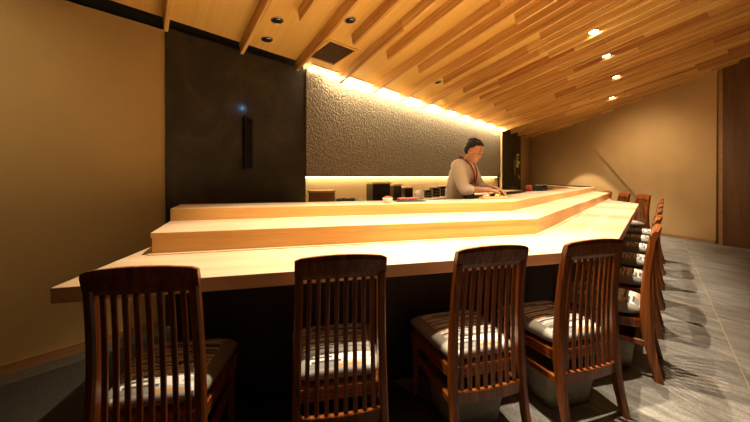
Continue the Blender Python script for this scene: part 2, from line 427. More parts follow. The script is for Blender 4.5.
wall_seg('trim_2', on_wall(718.5, HY, 0.16), on_wall(722.5, HY, 0.16), 0, 0, 0.16, 'skirt', 'narrow wooden corner trim', -0.0, WN)
wall_seg('wall_wood_panel', on_wall(722.5, HY, 0.18), on_wall(750, HY, 0.18) + WD * 1.1, 0, 0, 0.18, 'panelwood', 'brown wooden wall panel', 0.0, WN)
# front wall behind the viewer
wall_seg('wall_front', tn(12.6, -3.5), tn(-4.4, -3.5), 0, 0, 0.12, 'dark', 'dark plastered wall', 0.05, -N)
# tile border along the left wall
struct(MB().prism([tn(-4.4, NR - 0.155).xy, tn(t_L, NR - 0.155).xy, tn(t_L, NR - 0.016).xy, tn(-4.4, NR - 0.016).xy], 0.0, 0.004).build('trim_3', 'bordertile'), 'dark tile border along the wall')

# ------------------------------------------------------------------ ceiling
BH = Vector((0.72, -1, 0)).normalized()                    # beams run this way (towards the viewer, rising)
def beam_dir():
    dz = S_C * (-BH.dot(N))
    return Vector((BH.x, BH.y, dz)).normalized()
BD = beam_dir()
CN = (N * S_C + Vector((0, 0, 1))).normalized()            # ceiling normal
BX = CN.cross(BD).normalized()
RB = Matrix((BD, BX, CN)).transposed().to_4x4()
def mat_at(p): 
    m = RB.copy(); m.translation = p; return m
org = tn(4.0, NE, ZE)
inv = mat_at(org).inverted()
cor = [tn(-4.4, NE), tn(12.6, NE), tn(12.6, -3.45), tn(-4.4, -3.45)]
cor = [inv @ Vector((p.x, p.y, zceil(p))) for p in cor]
cb = MB()
cb.add([(c.x, c.y, z) for z in (0, 0.04) for c in cor], [(0, 1, 2, 3), (7, 6, 5, 4), (0, 4, 5, 1), (1, 5, 6, 2), (2, 6, 7, 3), (3, 7, 4, 0)])
struct(cb.build('ceiling', 'ceil', mat4=mat_at(org)), 'sloping veneered wood ceiling')

BDEP, BTH = 0.105, 0.030
def wall_limit(p):                                         # length along BD until the right wall or the front
    den = BD.dot(WN); L = 99.0
    if den > 1e-6: L = ((W0 - WN * 0.03 - p).dot(WN)) / den
    L2 = (p.dot(N) + 3.4) / (-BD.dot(N))
    return min(L, L2)
nb = 0
def beam(t, nstart, depth=BDEP, end=None, th=BTH):
    global nb
    # the beam's line meets the rear edge at parameter t; it starts where N-distance is nstart
    k = (NE - nstart) / (-BD.dot(N))
    p = tn(t, NE, ZE) + BD * k
    L = wall_limit(p)
    if end is not None: L = min(L, (nstart - end) / (-BD.dot(N)))
    if L < 0.25: return
    mb = MB(); x0 = 0.0; nn = nstart
    while x0 < L - 0.01:                       # butt-jointed lengths of timber
        sl = random.uniform(0.9, 2.0)
        x1 = L if x0 + sl > L - 0.35 else x0 + sl
        if x0 == 0 and nstart > 2: x1 = min(L, max(x1, 1.2))
        mi = 0 if (x0 == 0 and nstart > 2) else random.choice((0, 0, 1, 2, 2))
        dd = depth - (0 if x0 == 0 else random.uniform(0, 0.006))
        mb.add([(x, y, z) for z in (-dd, 0.0) for x, y in ((x0, -th / 2), (x1 - 0.002, -th / 2), (x1 - 0.002, th / 2), (x0, th / 2))],
               [(3, 2, 1, 0), (4, 5, 6, 7), (0, 1, 5, 4), (1, 2, 6, 5), (2, 3, 7, 6), (3, 0, 4, 7)], mi)
        x0 = x1
    nb += 1
    o = mb.build('ceiling_beam', ['beam', 'beam_red', 'beam_pale'], bevel=0.003, segs=1, mat4=mat_at(p))
    o['kind'] = 'structure'; o['label'] = 'cedar ceiling beam'; o['group'] = 'cedar beams under the sloping ceiling'
    return o
# measured where the beams meet the rear wall
t_of = lambda px: on_rear(px, n=NE).dot(U)
tb0 = t_of(241.5); tb1 = t_of(471)
dtb = (tb1 - tb0) / 8.0
for k in range(-5, 15):
    t = tb0 + dtb * k
    if t > t_R + 0.3: 
        break
    beam(t, NE + 0.02)
for k in range(-3, 16):
    t = tb0 + dtb * (k + (0.5 if k < 2 else 0.37))
    beam(t, 2.25)
for k in range(-1, 22):
    beam(tb0 + dtb * (k + 0.71), 1.03 + random.uniform(-0.05, 0.05), depth=BDEP * 1.05)
for k in range(15, 22):
    beam(tb0 + dtb * k, NE - 0.1 - 0.55 * (k - 14)); beam(tb0 + dtb * (k + 0.37), 1.0)

# slot diffusers between the beams and the light strip
for k in range(1, 9):
    ta, tb_ = tb0 + dtb * k + 0.05, tb0 + dtb * (k + 1) - 0.05
    if tb_ > t_E: break
    ta = max(ta, t_T + 0.02)
    g = MB()
    for j in range(3):
        g.box(tn((ta + tb_) / 2, NE - 0.032 + j * 0.012, ZE + 0.002), (tb_ - ta, 0.005, 0.012), RUZ)
    o = g.build('slot_diffuser', 'steel')
    tag(o, 'thin grey slot diffuser at the ceiling edge above the stucco wall', 'air vent', 'slot diffusers between the beam ends')

# ceiling vent
vc = [on_ceiling(px, py) for px, py in ((325.6, 37), (355.5, 48.7), (336.4, 65.6), (310, 57))]
cen = sum(vc, Vector()) / 4
vx = ((vc[1] - vc[0]) + (vc[2] - vc[3])); wv_ = vx.length / 2; vx.normalize()
vy = ((vc[2] - vc[1]) + (vc[3] - vc[0])); lv = vy.length / 2
vy = CN.cross(vx).normalized(); 
RV = Matrix((vx, vy, CN)).transposed().to_4x4(); RV.translation = cen
vt = thing('ceiling_vent', 'square wooden ceiling vent with dark louvres', 'air vent'); vt.matrix_world = RV
fr = MB(); hw, hl = wv_ / 2, lv / 2
for sx in (-1, 1): fr.box((sx * (hw - 0.012), 0, -0.006), (0.024, 2 * hl, 0.016))
for sy in (-1, 1): fr.box((0, sy * (hl - 0.012), -0.006), (2 * hw - 0.048, 0.024, 0.016))
fr.build('frame', 'ceil', vt)
MB().box((0, 0, -0.002), (2 * hw - 0.04, 2 * hl - 0.04, 0.004)).build('backing', 'black', vt)
lo = MB()
for j in range(11):
    yy = -hl + 0.03 + (2 * hl - 0.06) * (j + 0.5) / 11
    lo.box((0, yy, -0.008), (2 * hw - 0.05, (2 * hl - 0.06) / 34, 0.008))
lo.build('louvre', 'panelwood', vt)

# downlights
def spot(p, energy, ang=120, blend=0.6, target=None, rad=0.03, col=(1.0, 0.70, 0.40)):
    l = bpy.data.lights.new('spot_lamp', 'SPOT'); l.energy = energy; l.spot_size = math.radians(ang); l.spot_blend = blend
    l.shadow_soft_size = rad; l.color = col
    o = bpy.data.objects.new('spot_lamp', l); C.objects.link(o); o.location = p
    d = (target - p) if target is not None else Vector((0, 0, -1))
    o.rotation_euler = d.to_track_quat('-Z', 'Y').to_euler(); return o
def snap(p):
    """move a ceiling point along the wall direction into the middle of the gap between two beams"""
    k = (NE - p.dot(N)) / (-BD.dot(N)); t = (p - BD * k).dot(U)
    ks = (t - tb0) / dtb; fr_ = ks - math.floor(ks); n = p.dot(N)
    edges = [0.0] + ([0.37] if n < 2.25 else []) + ([0.71] if n < 1.03 else []) + [1.0]
    mids = [(a + b) / 2 for a, b in zip(edges, edges[1:])]
    m = min(mids, key=lambda q: abs(q - fr_)) + 0.06
    q = p + U * ((m - fr_) * dtb); q.z = zceil(q); return q
def downlight(px, py, lit, label, p=None):
    p = snap(on_ceiling(px, py)) if lit else on_ceiling(px, py)
    t = thing('downlight', label, 'ceiling light', group='recessed downlights in the wooden ceiling')
    R = RB.copy(); R.translation = p - CN * (0.07 if lit else 0.0); t.matrix_world = R
    if lit: MB().lathe((0, 0, 0), [(0.046, 0), (0.050, 0.004), (0.050, 0.069), (0.046, 0.0695), (0.046, 0)], 24, caps=False).build('housing', 'chrome', t)
    MB().lathe((0, 0, -0.006), [(0.044, 0.0), (0.048, -0.003), (0.053, 0.0), (0.053, 0.006), (0.044, 0.006), (0.044, 0.0)], 24, caps=False).build('trim_ring', 'chrome', t)
    if lit:
        MB().lathe((0, 0, -0.004), [(0.001, -0.010), (0.036, -0.005), (0.0435, 0.0), (0.001, 0.0)], 20).build('lens', 'lamp', t)
    else:
        MB().lathe((0, 0, -0.003), [(0.001, 0), (0.0445, 0), (0.0445, 0.003), (0.001, 0.003)], 20).build('recess', 'black', t)
        MB().lathe((0.012, 0.008, -0.010), [(0.014, 0), (0.018, 0.002), (0.020, 0.007), (0.014, 0.008)], 14, caps=False).build('reflector', 'chrome', t)
    return p
for (px, py), lb in zip(((277, 20), (267, 39), (350, 20), (470, 21), (513, 55), (438, 82)),
        ('unlit recessed downlight near the square vent, upper one of the pair beside it', 'unlit recessed downlight nearest the dark wall, lower one of the pair',
         'unlit recessed downlight between two beams above the square vent', 'unlit recessed downlight high over the stucco wall between short beams',
         'unlit recessed downlight deep between beams nearest the lit row', 'unlit recessed downlight between beams close to the stucco wall light strip')):
    downlight(px, py, False, lb)
lit = []
for (px, py), lb in zip(((590.5, 22), (605.5, 52), (615, 73), (610, 93)),
        ('glowing downlight between beams, nearest and highest of the lit row', 'glowing downlight between beams, second of the lit row from the top',
         'glowing downlight between beams, third of the lit row from the top', 'glowing downlight between beams, lowest of the lit row by the cream wall')):
    lit.append(downlight(px, py, True, lb))

# ------------------------------------------------------------------ the counter
A1 = math.radians(75.4); A2 = math.radians(40.0); A3 = math.radians(10.0)
D1, D2, D3 = (Vector((math.sin(a), math.cos(a), 0)) for a in (A1, A2, A3))
N1, N2, N3 = (Vector((-math.cos(a), math.sin(a), 0)) for a in (A1, A2, A3))
PA = on_z(50, 288, 0.778); PB = on_z(613, 249, 0.778); PC = on_z(638.8, 203.8, 0.778)
ZC, ZT1, ZT2 = 0.778, 0.896, 0.979
c1, c2, c3 = PA.dot(N1), PB.dot(N2), PC.dot(N3)
def meet(na, ca, nb_, cb_):
    det = na.x * nb_.y - na.y * nb_.x
    return Vector(((ca * nb_.y - cb_ * na.y) / det, (na.x * cb_ - nb_.x * ca) / det, 0))
PB = meet(N1, c1, N2, c2); PC = meet(N2, c2, N3, c3)
def off_of(px, n2off):                        # arm-3 offset so that the mitre falls at image column px
    # point on arm-2 line at offset n2off, column px
    r = Vector(((px - 375) / F, 1, 0)); d = (c2 + n2off) / r.dot(N2); p = r * d
    return p.dot(N3) - c3
o1a, o2a = 0.518, 0.47
o1b, o2b = 1.06, 0.795
o1c, o2c = 1.46, 1.22
o3a = off_of(609.7, o2a); o3b = off_of(594.5, o2b); o3c = o3b + 0.42
END = 4.6                                     # length of the third arm beyond the second corner
def line_pts(o1, o2, o3, left):
    e = PC + D3 * END + N3 * o3
    return [left, meet(N1, c1 + o1, N2, c2 + o2), meet(N2, c2 + o2, N3, c3 + o3), e]
def left_at(px, py, z): p = on_z(px, py, z); return Vector((p.x, p.y, 0))
l0 = Vector((PA.x, PA.y, 0))
lA_dir = (left_at(150, 247, ZC) - l0).normalized()
def on_left(p0, d, o1): return p0 + d * ((c1 + o1 - p0.dot(N1)) / d.dot(N1))
L1 = left_at(150.5, 254.7, ZC); L2 = left_at(170.6, 220.6, ZT1)
lt_dir = (L2 - L1).normalized()
outer = line_pts(0, 0, 0, l0)
r1 = line_pts(o1a, o2a, o3a, on_left(L1, lt_dir, o1a))
r2 = line_pts(o1b, o2b, o3b, on_left(L2, lt_dir, o1b))
r3 = line_pts(o1c, o2c, o3c, on_left(L2, lt_dir, o1c))
inner_c = line_pts(o1b + 0.1, o2b + 0.1, o3b + 0.1, on_left(l0, lA_dir, o1b + 0.1))
cnt = thing('sushi_counter', 'long pale wooden sushi counter with two raised tiers, bending twice', 'counter', (0, 0, 0))
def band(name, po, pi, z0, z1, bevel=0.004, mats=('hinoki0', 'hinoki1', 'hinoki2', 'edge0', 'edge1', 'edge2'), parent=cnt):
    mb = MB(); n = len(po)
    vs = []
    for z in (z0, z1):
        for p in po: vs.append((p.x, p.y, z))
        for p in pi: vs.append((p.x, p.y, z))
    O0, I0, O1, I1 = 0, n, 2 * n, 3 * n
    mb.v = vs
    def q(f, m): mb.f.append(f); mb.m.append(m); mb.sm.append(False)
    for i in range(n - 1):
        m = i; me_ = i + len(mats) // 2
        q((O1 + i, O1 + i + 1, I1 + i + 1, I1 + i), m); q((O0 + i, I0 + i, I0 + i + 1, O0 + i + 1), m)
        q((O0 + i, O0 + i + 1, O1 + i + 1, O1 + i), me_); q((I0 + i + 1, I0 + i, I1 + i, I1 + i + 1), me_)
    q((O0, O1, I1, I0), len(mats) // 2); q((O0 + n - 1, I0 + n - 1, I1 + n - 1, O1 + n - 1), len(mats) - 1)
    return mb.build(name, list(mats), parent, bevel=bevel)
def shift_line(o1, o2, o3, base_left, d): return line_pts(o1, o2, o3, on_left(base_left, d, o1))
band('counter_top', outer, inner_c, ZC - 0.062, ZC, 0.003, ('hinoki0', 'hinoki1', 'hinoki2') * 2)  # front face takes the lit tone too, to look brighter
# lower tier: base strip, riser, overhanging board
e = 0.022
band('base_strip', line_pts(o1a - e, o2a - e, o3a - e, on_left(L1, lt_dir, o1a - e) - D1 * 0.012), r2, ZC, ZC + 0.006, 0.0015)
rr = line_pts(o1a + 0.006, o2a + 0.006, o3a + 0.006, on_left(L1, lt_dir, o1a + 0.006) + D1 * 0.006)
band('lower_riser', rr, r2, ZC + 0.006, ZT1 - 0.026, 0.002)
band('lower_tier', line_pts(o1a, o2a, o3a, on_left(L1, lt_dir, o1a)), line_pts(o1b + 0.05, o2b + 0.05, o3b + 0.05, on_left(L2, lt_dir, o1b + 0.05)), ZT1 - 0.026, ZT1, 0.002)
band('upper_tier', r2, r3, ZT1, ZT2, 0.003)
bo = line_pts(0.34, 0.34, 0.34, on_left(l0 + D1 * 0.30, lA_dir, 0.34))
bi = line_pts(o1c - 0.04, o2c - 0.04, o3c - 0.04, on_left(l0 + D1 * 0.30, lA_dir, o1c - 0.04))
band('base_panel', bo, bi, 0.0, ZC - 0.062, 0.0, ('base',) * 6)

# back worktop along the rear wall
wt = MB().hexa([tn(t_T + 0.05, NR - 0.55, 0), tn(t_E - 0.1, NR - 0.55, 0), tn(t_E - 0.1, NR + 0.02, 0), tn(t_T + 0.05, NR + 0.02, 0)],
               [tn(t_T + 0.05, NR - 0.55, 0.86), tn(t_E - 0.1, NR - 0.55, 0.86), tn(t_E - 0.1, NR + 0.02, 0.86), tn(t_T + 0.05, NR + 0.02, 0.86)])
wk = thing('back_counter', 'low working counter against the wall under the stucco panel', 'counter')
wt.build('cabinet_body', 'panelwood', wk)
MB().hexa([tn(t_T + 0.04, NR - 0.58, 0.86), tn(t_E - 0.1, NR - 0.58, 0.86), tn(t_E - 0.1, NR + 0.02, 0.86), tn(t_T + 0.04, NR + 0.02, 0.86)],
          [tn(t_T + 0.04, NR - 0.58, 0.885), tn(t_E - 0.1, NR - 0.58, 0.885), tn(t_E - 0.1, NR + 0.02, 0.885), tn(t_T + 0.04, NR + 0.02, 0.885)]).build('worktop', 'hinoki1', wk, bevel=0.003)
ZW = 0.885

# ------------------------------------------------------------------ chairs
ZTOP = 0.885
def yback(z):
    pts = [(0, -0.062), (0.12, -0.032), (0.26, -0.008), (0.42, 0.0), (0.55, -0.002), (0.68, -0.013), (0.80, -0.030), (0.90, -0.046)]
    for (z0, y0), (z1, y1) in zip(pts, pts[1:]):
        if z <= z1:
            k = (z - z0) / (z1 - z0); return y0 + (y1 - y0) * k
    return pts[-1][1]
def xhalf(z): return 0.199 - 0.021 * min(1, max(0, z / 0.86))       # outer half width of the back
X3, Y3 = Vector((1, 0, 0)), Vector((0, 1, 0))
chair_proto = thing('dining_chair', 'x', 'chair', group='slat-back chairs around the sushi counter')
PW = 0.033
for sx in (-1, 1):
    path = []
    for i in range(15):
        z = (ZTOP - 0.065) * i / 14
        dep = 0.021 + 0.009 * math.exp(-((z - 0.36) / 0.2) ** 2)
        path.append(((sx * (xhalf(z) - PW / 2), yback(z), z), PW / 2 * (0.85 if z < 0.05 else 1), dep, X3, Y3))
    MB().sweep(path, OCT).build('back_leg', 'chair', chair_proto)
    pf = [((sx * 0.19, 0.385, z), 0.017 * k, 0.017 * k, X3, Y3) for z, k in ((0, 0.72), (0.2, 0.9), (0.32, 1.0))]
    MB().sweep(pf, OCT).build('front_leg', 'chair', chair_proto)
    ps = [((sx * (0.182 + 0.008 * k), -0.005 + 0.385 * k, 0.212), 0.010, 0.017, X3, Vector((0, 0, 1))) for k in (0, 0.5, 1)]
    MB().sweep(ps, SQ).build('stretcher', 'chair', chair_proto, bevel=0.003, segs=1)
# crest rail: arched on top, curved in plan
rail = MB(); path = []
for i in range(17):
    k = -1 + i / 8; ez = 0.016 * (1 - k * k); hh = 0.0430 + ez / 2
    endr = 1.0 if abs(k) < 0.95 else 0.86
    path.append(((k * (xhalf(0.86) + 0.002), yback(0.84) - 0.014 * (1 - k * k) - 0.002, 0.801 + hh), hh * endr, 0.0145, Vector((0, 0.28, -1)).normalized() * -1, Y3))
rail.sweep(path, OCT, 0, False); rail.build('crest_rail', 'chair', chair_proto)
low = MB(); path = []
for i in range(9):
    k = -1 + i / 4
    path.append(((k * 0.168, yback(0.23) - 0.012 * (1 - k * k), 0.232 - 0.004 * (1 - k * k)), 0.027, 0.012, Vector((0, 0, 1)), Y3))
low.sweep(path, SQ); low.build('lower_rail', 'chair', chair_proto, bevel=0.003, segs=1)
for j in range(8):
    k = -1 + 2 * (j + 0.5) / 8; kk = k * 0.98; path = []
    for i in range(9):
        z = 0.25 + (0.81 - 0.25) * i / 8
        xh = xhalf(z) - PW
        path.append(((kk * xh * 0.99, yback(z) - 0.013 * (1 - k * k) - 0.006 * math.sin(math.pi * i / 8), z), 0.0092, 0.0065, X3, Y3))
    MB().sweep(path, OCT).build('slat', 'chair', chair_proto)
# seat frame with grooves
sf = MB()
for z0, z1, ins in ((0.293, 0.306, 0), (0.306, 0.310, 0.004), (0.310, 0.323, 0), (0.323, 0.327, 0.004), (0.327, 0.343, 0)):
    poly = [(-0.158 + ins, 0.012 + ins), (0.158 - ins, 0.012 + ins), (0.180 - ins, 0.05), (0.210 - ins, 0.405 - ins), (-0.210 + ins, 0.405 - ins), (-0.180 + ins, 0.05)]
    sf.prism(poly, z0, z1)
sf.build('seat_frame', 'chair', chair_proto)
# cushion
cu = MB(); nx, ny = 20, 20
def cush(u_, v_, top):
    # u_, v_ in -1..1
    k = (1 - abs(u_) ** 4) ** 0.42 * (1 - abs(v_) ** 4) ** 0.42 if abs(u_) < 1 and abs(v_) < 1 else 0
    wx = 0.172 + 0.044 * (v_ + 1) / 2
    cx, cy = u_, v_
    if abs(u_) > 0.8 and abs(v_) > 0.8:       # round the corners
        a, b_ = (abs(u_) - 0.8) / 0.2, (abs(v_) - 0.8) / 0.2
        r = max(a, b_) / max(1e-6, math.hypot(a, b_)) if max(a, b_) > 0 else 1
        cx = math.copysign(0.8 + 0.2 * a * r, u_); cy = math.copysign(0.8 + 0.2 * b_ * r, v_)
    z = 0.386 + (0.049 if top else -0.043) * k
    return (cx * wx, 0.232 + cy * 0.21, z)
def us(i): 
    s = -1 + 2 * i / nx; return math.copysign(1 - (1 - abs(s)) ** 1.7, s)
vs = []; fs = []; ms = []
for top in (1, 0):
    for j in range(ny + 1):
        for i in range(nx + 1): vs.append(cush(us(i), us(j), top))
st = (nx + 1) * (ny + 1)
for top in (1, 0):
    o_ = 0 if top else st
    for j in range(ny):
        for i in range(nx):
            q = (o_ + j * (nx + 1) + i, o_ + j * (nx + 1) + i + 1, o_ + (j + 1) * (nx + 1) + i + 1, o_ + (j + 1) * (nx + 1) + i)
            um = (us(i) + us(i + 1)) / 2
            cu.f.append(q if top else q[::-1]); cu.m.append(0 if (top and abs(um) < 0.80) else 1); cu.sm.append(True)
cu.v = vs
bmu = cu.build('seat_cushion', ['fabric', 'side'], chair_proto)
bm = bmesh.new(); bm.from_mesh(bmu.data); bmesh.ops.remove_doubles(bm, verts=bm.verts, dist=0.0004)
bmesh.ops.recalc_face_normals(bm, faces=bm.faces); bm.to_mesh(bmu.data); bm.free()

chairs = []
def rot_for(hd): return -math.radians(hd)      # heading (degrees clockwise from +Y) to z rotation
main = [(-0.803, 1.180, -10.5, 'dark wooden slat-back chair at the free end of the counter, beside the tan wall'),
        (-0.140, 1.352, -11.5, 'dark wooden slat-back chair on the long side, second from the free end of the counter'),
        (0.511, 1.523, -15.5, 'dark wooden slat-back chair on the long side, third from the counter\'s free end'),
        (1.060, 1.672, -17.0, 'dark wooden slat-back chair just before the counter\'s near corner')]
for k, nm in enumerate(('first from the near corner', 'second from the near corner', 'third from the near corner', 'fourth from the near corner', 'fifth from the near corner', 'sixth and last before the far corner')):
    p = tn(2.735 + 0.705 * k, 0.042 - 0.013 * k)
    main.append((p.x, p.y, -50.0, 'slat-back chair on the slanting side, ' + nm))
for px_, d, nm in ((641, 5.85, 'nearest of three facing us'), (622, 6.6, 'middle of three facing us'), (605, 7.35, 'farthest of three facing us')):
    main.append(((px_ - 375) / F * d, d, -80.0, 'slat-back chair beyond the far counter tip, ' + nm))
for i, (x, y, hd, lb) in enumerate(main):
    if i == 0:
        chair_proto.location = (x, y, 0); chair_proto.rotation_euler = (0, 0, rot_for(hd)); chair_proto['label'] = lb
    else:
        dup(chair_proto, (x, y, 0), rot_for(hd), lb)

# luggage baskets under the chairs
def basket(loc, rz, label, first=None):
    if first is not None: return dup(first, loc, rz, label)
    t = thing('luggage_basket', label, 'basket', loc, rz, 'grey baskets under the chairs')
    mb = MB(); rings = []
    def ring(w, d, z, r=0.05, n=6):
        pts = []
        for cx, cy, a0 in ((1, 1, 0), (-1, 1, 90), (-1, -1, 180), (1, -1, 270)):
            for i in range(n + 1):
                a = math.radians(a0 + 90 * i / n)
                pts.append((cx * (w - r) + r * math.cos(a), cy * (d - r) + r * math.sin(a), z))
        return pts
    rs = [ring(0.135, 0.12, 0.002), ring(0.142, 0.127, 0.06), ring(0.152, 0.138, 0.14), ring(0.160, 0.145, 0.195), ring(0.168, 0.152, 0.2), ring(0.168, 0.152, 0.208), ring(0.155, 0.14, 0.208), ring(0.148, 0.132, 0.14), ring(0.13, 0.115, 0.015)]
    n = len(rs[0]); mb.v = [p for r in rs for p in r]
    for i in range(len(rs) - 1):
        for j in range(n):
            mb.f.append((i * n + j, i * n + (j + 1) % n, (i + 1) * n + (j + 1) % n, (i + 1) * n + j)); mb.m.append(0); mb.sm.append(True)
    mb.f.append(tuple(range(n - 1, -1, -1))); mb.m.append(0); mb.sm.append(False)
    mb.f.append(tuple((len(rs) - 1) * n + j for j in range(n))); mb.m.append(0); mb.sm.append(False)
    mb.build('basket_body', 'grey', t)
    for sy in (-1, 1):
        h = MB()
        for sx in (-0.045, 0.045): h.ellipsoid((sx, sy * 0.1445, 0.165), (0.012, 0.006, 0.007))
        h.tube([(-0.045, sy * 0.146, 0.165), (-0.02, sy * 0.152, 0.150), (0.02, sy * 0.152, 0.150), (0.045, sy * 0.146, 0.165)], 0.003, 6)
        h.build('handle', 'black', t)
    return t
def under(i, fy, fx=0.0):
    x, y, hd, _ = main[i]; a = math.radians(hd)
    return (x + math.sin(a) * fy + math.cos(a) * fx, y + math.cos(a) * fy - math.sin(a) * fx, 0)
b0 = basket(under(2, 0.195), rot_for(-15.5), 'grey luggage basket under the third chair of the long side')
basket(under(3, 0.195), rot_for(-17), 'grey luggage basket under the chair before the near corner', b0)
basket(under(4, 0.195), rot_for(-50), 'grey luggage basket under the first chair of the slanting side', b0)

# ------------------------------------------------------------------ things on the counter and behind it
def rot_box(c, w, d, h, ang, mi=0, mb=None):
    mb = mb or MB(); return mb.box((c[0], c[1], c[2] + h / 2), (w, d, h), Matrix.Rotation(ang, 3, 'Z'), mi)
def at_worktop(px, nd):                     # point on the back worktop at column px, nd metres before the wall
    r = Vector(((px - 375) / F, 1, 0)); d = (NR - nd) / r.dot(N); return Vector((r.x * d, d, ZW))
ANG = math.radians(49.94)
# plain wooden box
def px_box(name, label, cat, pxa, pxb, ytop, nd, depth, mats, group=None, lid=None, ang=0.12):
    a = at_worktop(pxa, nd); b = at_worktop(pxb, nd)
    c = (a + b) / 2; w = (pxb - pxa) / F * c.y * 0.96
    h = H + (HY - ytop) / F * c.y - ZW
    t = thing(name, label, cat, (c.x, c.y, ZW), ang, group)
    MB().box((0, depth / 2, h / 2 - (0.012 if lid else 0)), (w, depth, h - (0.024 if lid else 0)), None).build('body', mats, t, bevel=0.003, segs=1)
    if lid: MB().box((0, depth / 2, h - 0.012), (w + 0.014, depth + 0.014, 0.024)).build('lid', lid, t, bevel=0.002, segs=1)
    return t
px_box('wooden_box', 'plain light wooden box on the back counter beside the dark wall', 'box', 309, 335, 190.5, 0.42, 0.22, 'skirt', lid='gold', ang=0.25)
px_box('lacquer_box', 'tallest black lacquer box with pale lid on the back counter', 'box', 371.5, 391, 182, 0.42, 0.25, 'lacquer', 'black lacquer boxes on the back counter', 'gold', 0.35)
px_box('lacquer_box', 'middle-height black lacquer box between the tall one and the short one', 'box', 393, 402, 184, 0.36, 0.14, 'lacquer', 'black lacquer boxes on the back counter', 'gold', 0.35)
px_box('lacquer_box', 'shortest pale-lidded black lacquer box, beside the white canister', 'box', 404, 413.5, 186.5, 0.40, 0.14, 'lacquer', 'black lacquer boxes on the back counter', 'gold', 0.35)
# canister
p = at_worktop(419.5, 0.42); cw = 4.2 / F * p.y; ch = H + (HY - 190) / F * p.y - ZW
t = thing('canister', 'white canister with a handle between black boxes on the back counter', 'canister', p)
MB().lathe((0, 0, 0), [(cw * 0.9, 0), (cw, 0.01), (cw, ch * 0.85), (cw * 0.85, ch * 0.9)], 20).build('body', 'white', t)
MB().lathe((0, 0, ch * 0.89), [(cw * 0.9, 0), (cw * 0.9, ch * 0.06), (cw * 0.2, ch * 0.1)], 20).build('lid', 'white', t)
MB().tube([(-cw * 0.9, 0, ch * 0.75), (-cw * 1.6, 0, ch * 0.65), (-cw * 1.6, 0, ch * 0.3), (-cw * 0.9, 0, ch * 0.2)], 0.008, 8).build('handle', 'white', t)
# stacked black bowls / boxes beside the chef
for i, (pa, pb, yt, lb, lid) in enumerate(((425, 432, 190, 'low black lacquer tier box beside the white canister', 'lacquer'), (432.5, 440, 187.5, 'black lacquer tier box in the middle of the row beside the chef', 'lacquer'), (440.5, 449, 185.5, 'broad black tier box with pale top nearest the chef\'s back', 'gold'))):
    a = at_worktop(pa, 0.40); b = at_worktop(pb, 0.40); c = (a + b) / 2
    w = (pb - pa) / F * c.y; h = H + (HY - yt) / F * c.y - ZW
    t = thing('tier_box', lb, 'box', (c.x, c.y, ZW), 0.2, 'black tier boxes beside the chef')
    for j in range(3): MB().box((0, 0.08, h * (j + 0.5) / 3.3), (w, 0.16, h / 3.3 - 0.006)).build('tier', 'lacquer', t, bevel=0.006, segs=2)
    MB().box((0, 0.08, h * 0.955), (w * 1.02, 0.165, h * 0.08)).build('lid', lid, t, bevel=0.003, segs=1)
# small dishes
for i, (pxc, lb) in enumerate(((339, 'small dark sauce cup nearest the wooden box'), (343.5, 'second small dark sauce cup from the wooden box'), (348, 'third small dark sauce cup from the wooden box'), (352.5, 'small dark sauce cup beside the white teapot'))):
    p = at_worktop(pxc, 0.50); h = H + (HY - 198.6 + (i % 2) * 0.5) / F * p.y - ZW
    o = MB().lathe((p.x, p.y, ZW), [(0.018, 0), (0.026, 0.01), (0.03, h), (0.025, h), (0.02, 0.02)], 16).build('sauce_cup', ('blackmetal', 'slate')[i % 2])
    tag(o, lb, 'cup', 'small dark cups on the back counter')
p = at_worktop(360, 0.5); h = H + (HY - 196.8) / F * p.y - ZW
t = thing('teapot', 'small white teapot on the back counter beside dark cups', 'teapot', p)
MB().lathe((0, 0, 0), [(0.02, 0), (0.036, 0.02), (0.038, h * 0.6), (0.022, h * 0.85)], 18).build('body', 'white', t)
MB().lathe((0, 0, h * 0.84), [(0.024, 0), (0.012, 0.008), (0.006, 0.012), (0.007, 0.02), (0.002, 0.022)], 14).build('lid', 'white', t)
MB().tube([(0.03, 0, h * 0.4), (0.055, 0, h * 0.55), (0.065, 0, h * 0.75)], [0.009, 0.007, 0.005], 8).build('spout', 'white', t)

# on the upper tier
def on_tier(px, n):                          # n: distance from arm 1's outer edge
    r = Vector(((px - 375) / F, 1, 0)); d = (c1 + n) / r.dot(N1); return Vector((r.x * d, d, ZT2))
p = on_tier(387.5, o1c - 0.24)
t = thing('roe_bowl', 'small white bowl heaped with red roe on the upper tier', 'bowl', p)
MB().lathe((0, 0, 0), [(0.022, 0), (0.03, 0.004), (0.043, 0.03), (0.045, 0.042), (0.041, 0.042), (0.036, 0.03)], 22).build('bowl_body', 'white', t)
ro = MB()
for i in range(40):
    a = random.random() * 6.28; r = 0.034 * math.sqrt(random.random())
    ro.ellipsoid((r * math.cos(a), r * math.sin(a), 0.040 + 0.012 * (1 - (r / 0.036) ** 2)), (0.008, 0.008, 0.007), None, 8, 5)
o = ro.build('roe', 'roe', t); o['kind'] = 'stuff'
p = on_tier(410, o1c - 0.16)
t = thing('serving_tray', 'flat dark serving tray on the upper tier beside the roe bowl', 'tray', p, math.radians(14.6))
tb = MB(); tb.box((0, 0, 0.006), (0.27, 0.11, 0.008))
for sx in (-1, 1): tb.box((sx * 0.10, 0, 0.001), (0.012, 0.09, 0.002))
tb.build('tray_board', 'slate', t, bevel=0.002, segs=1)
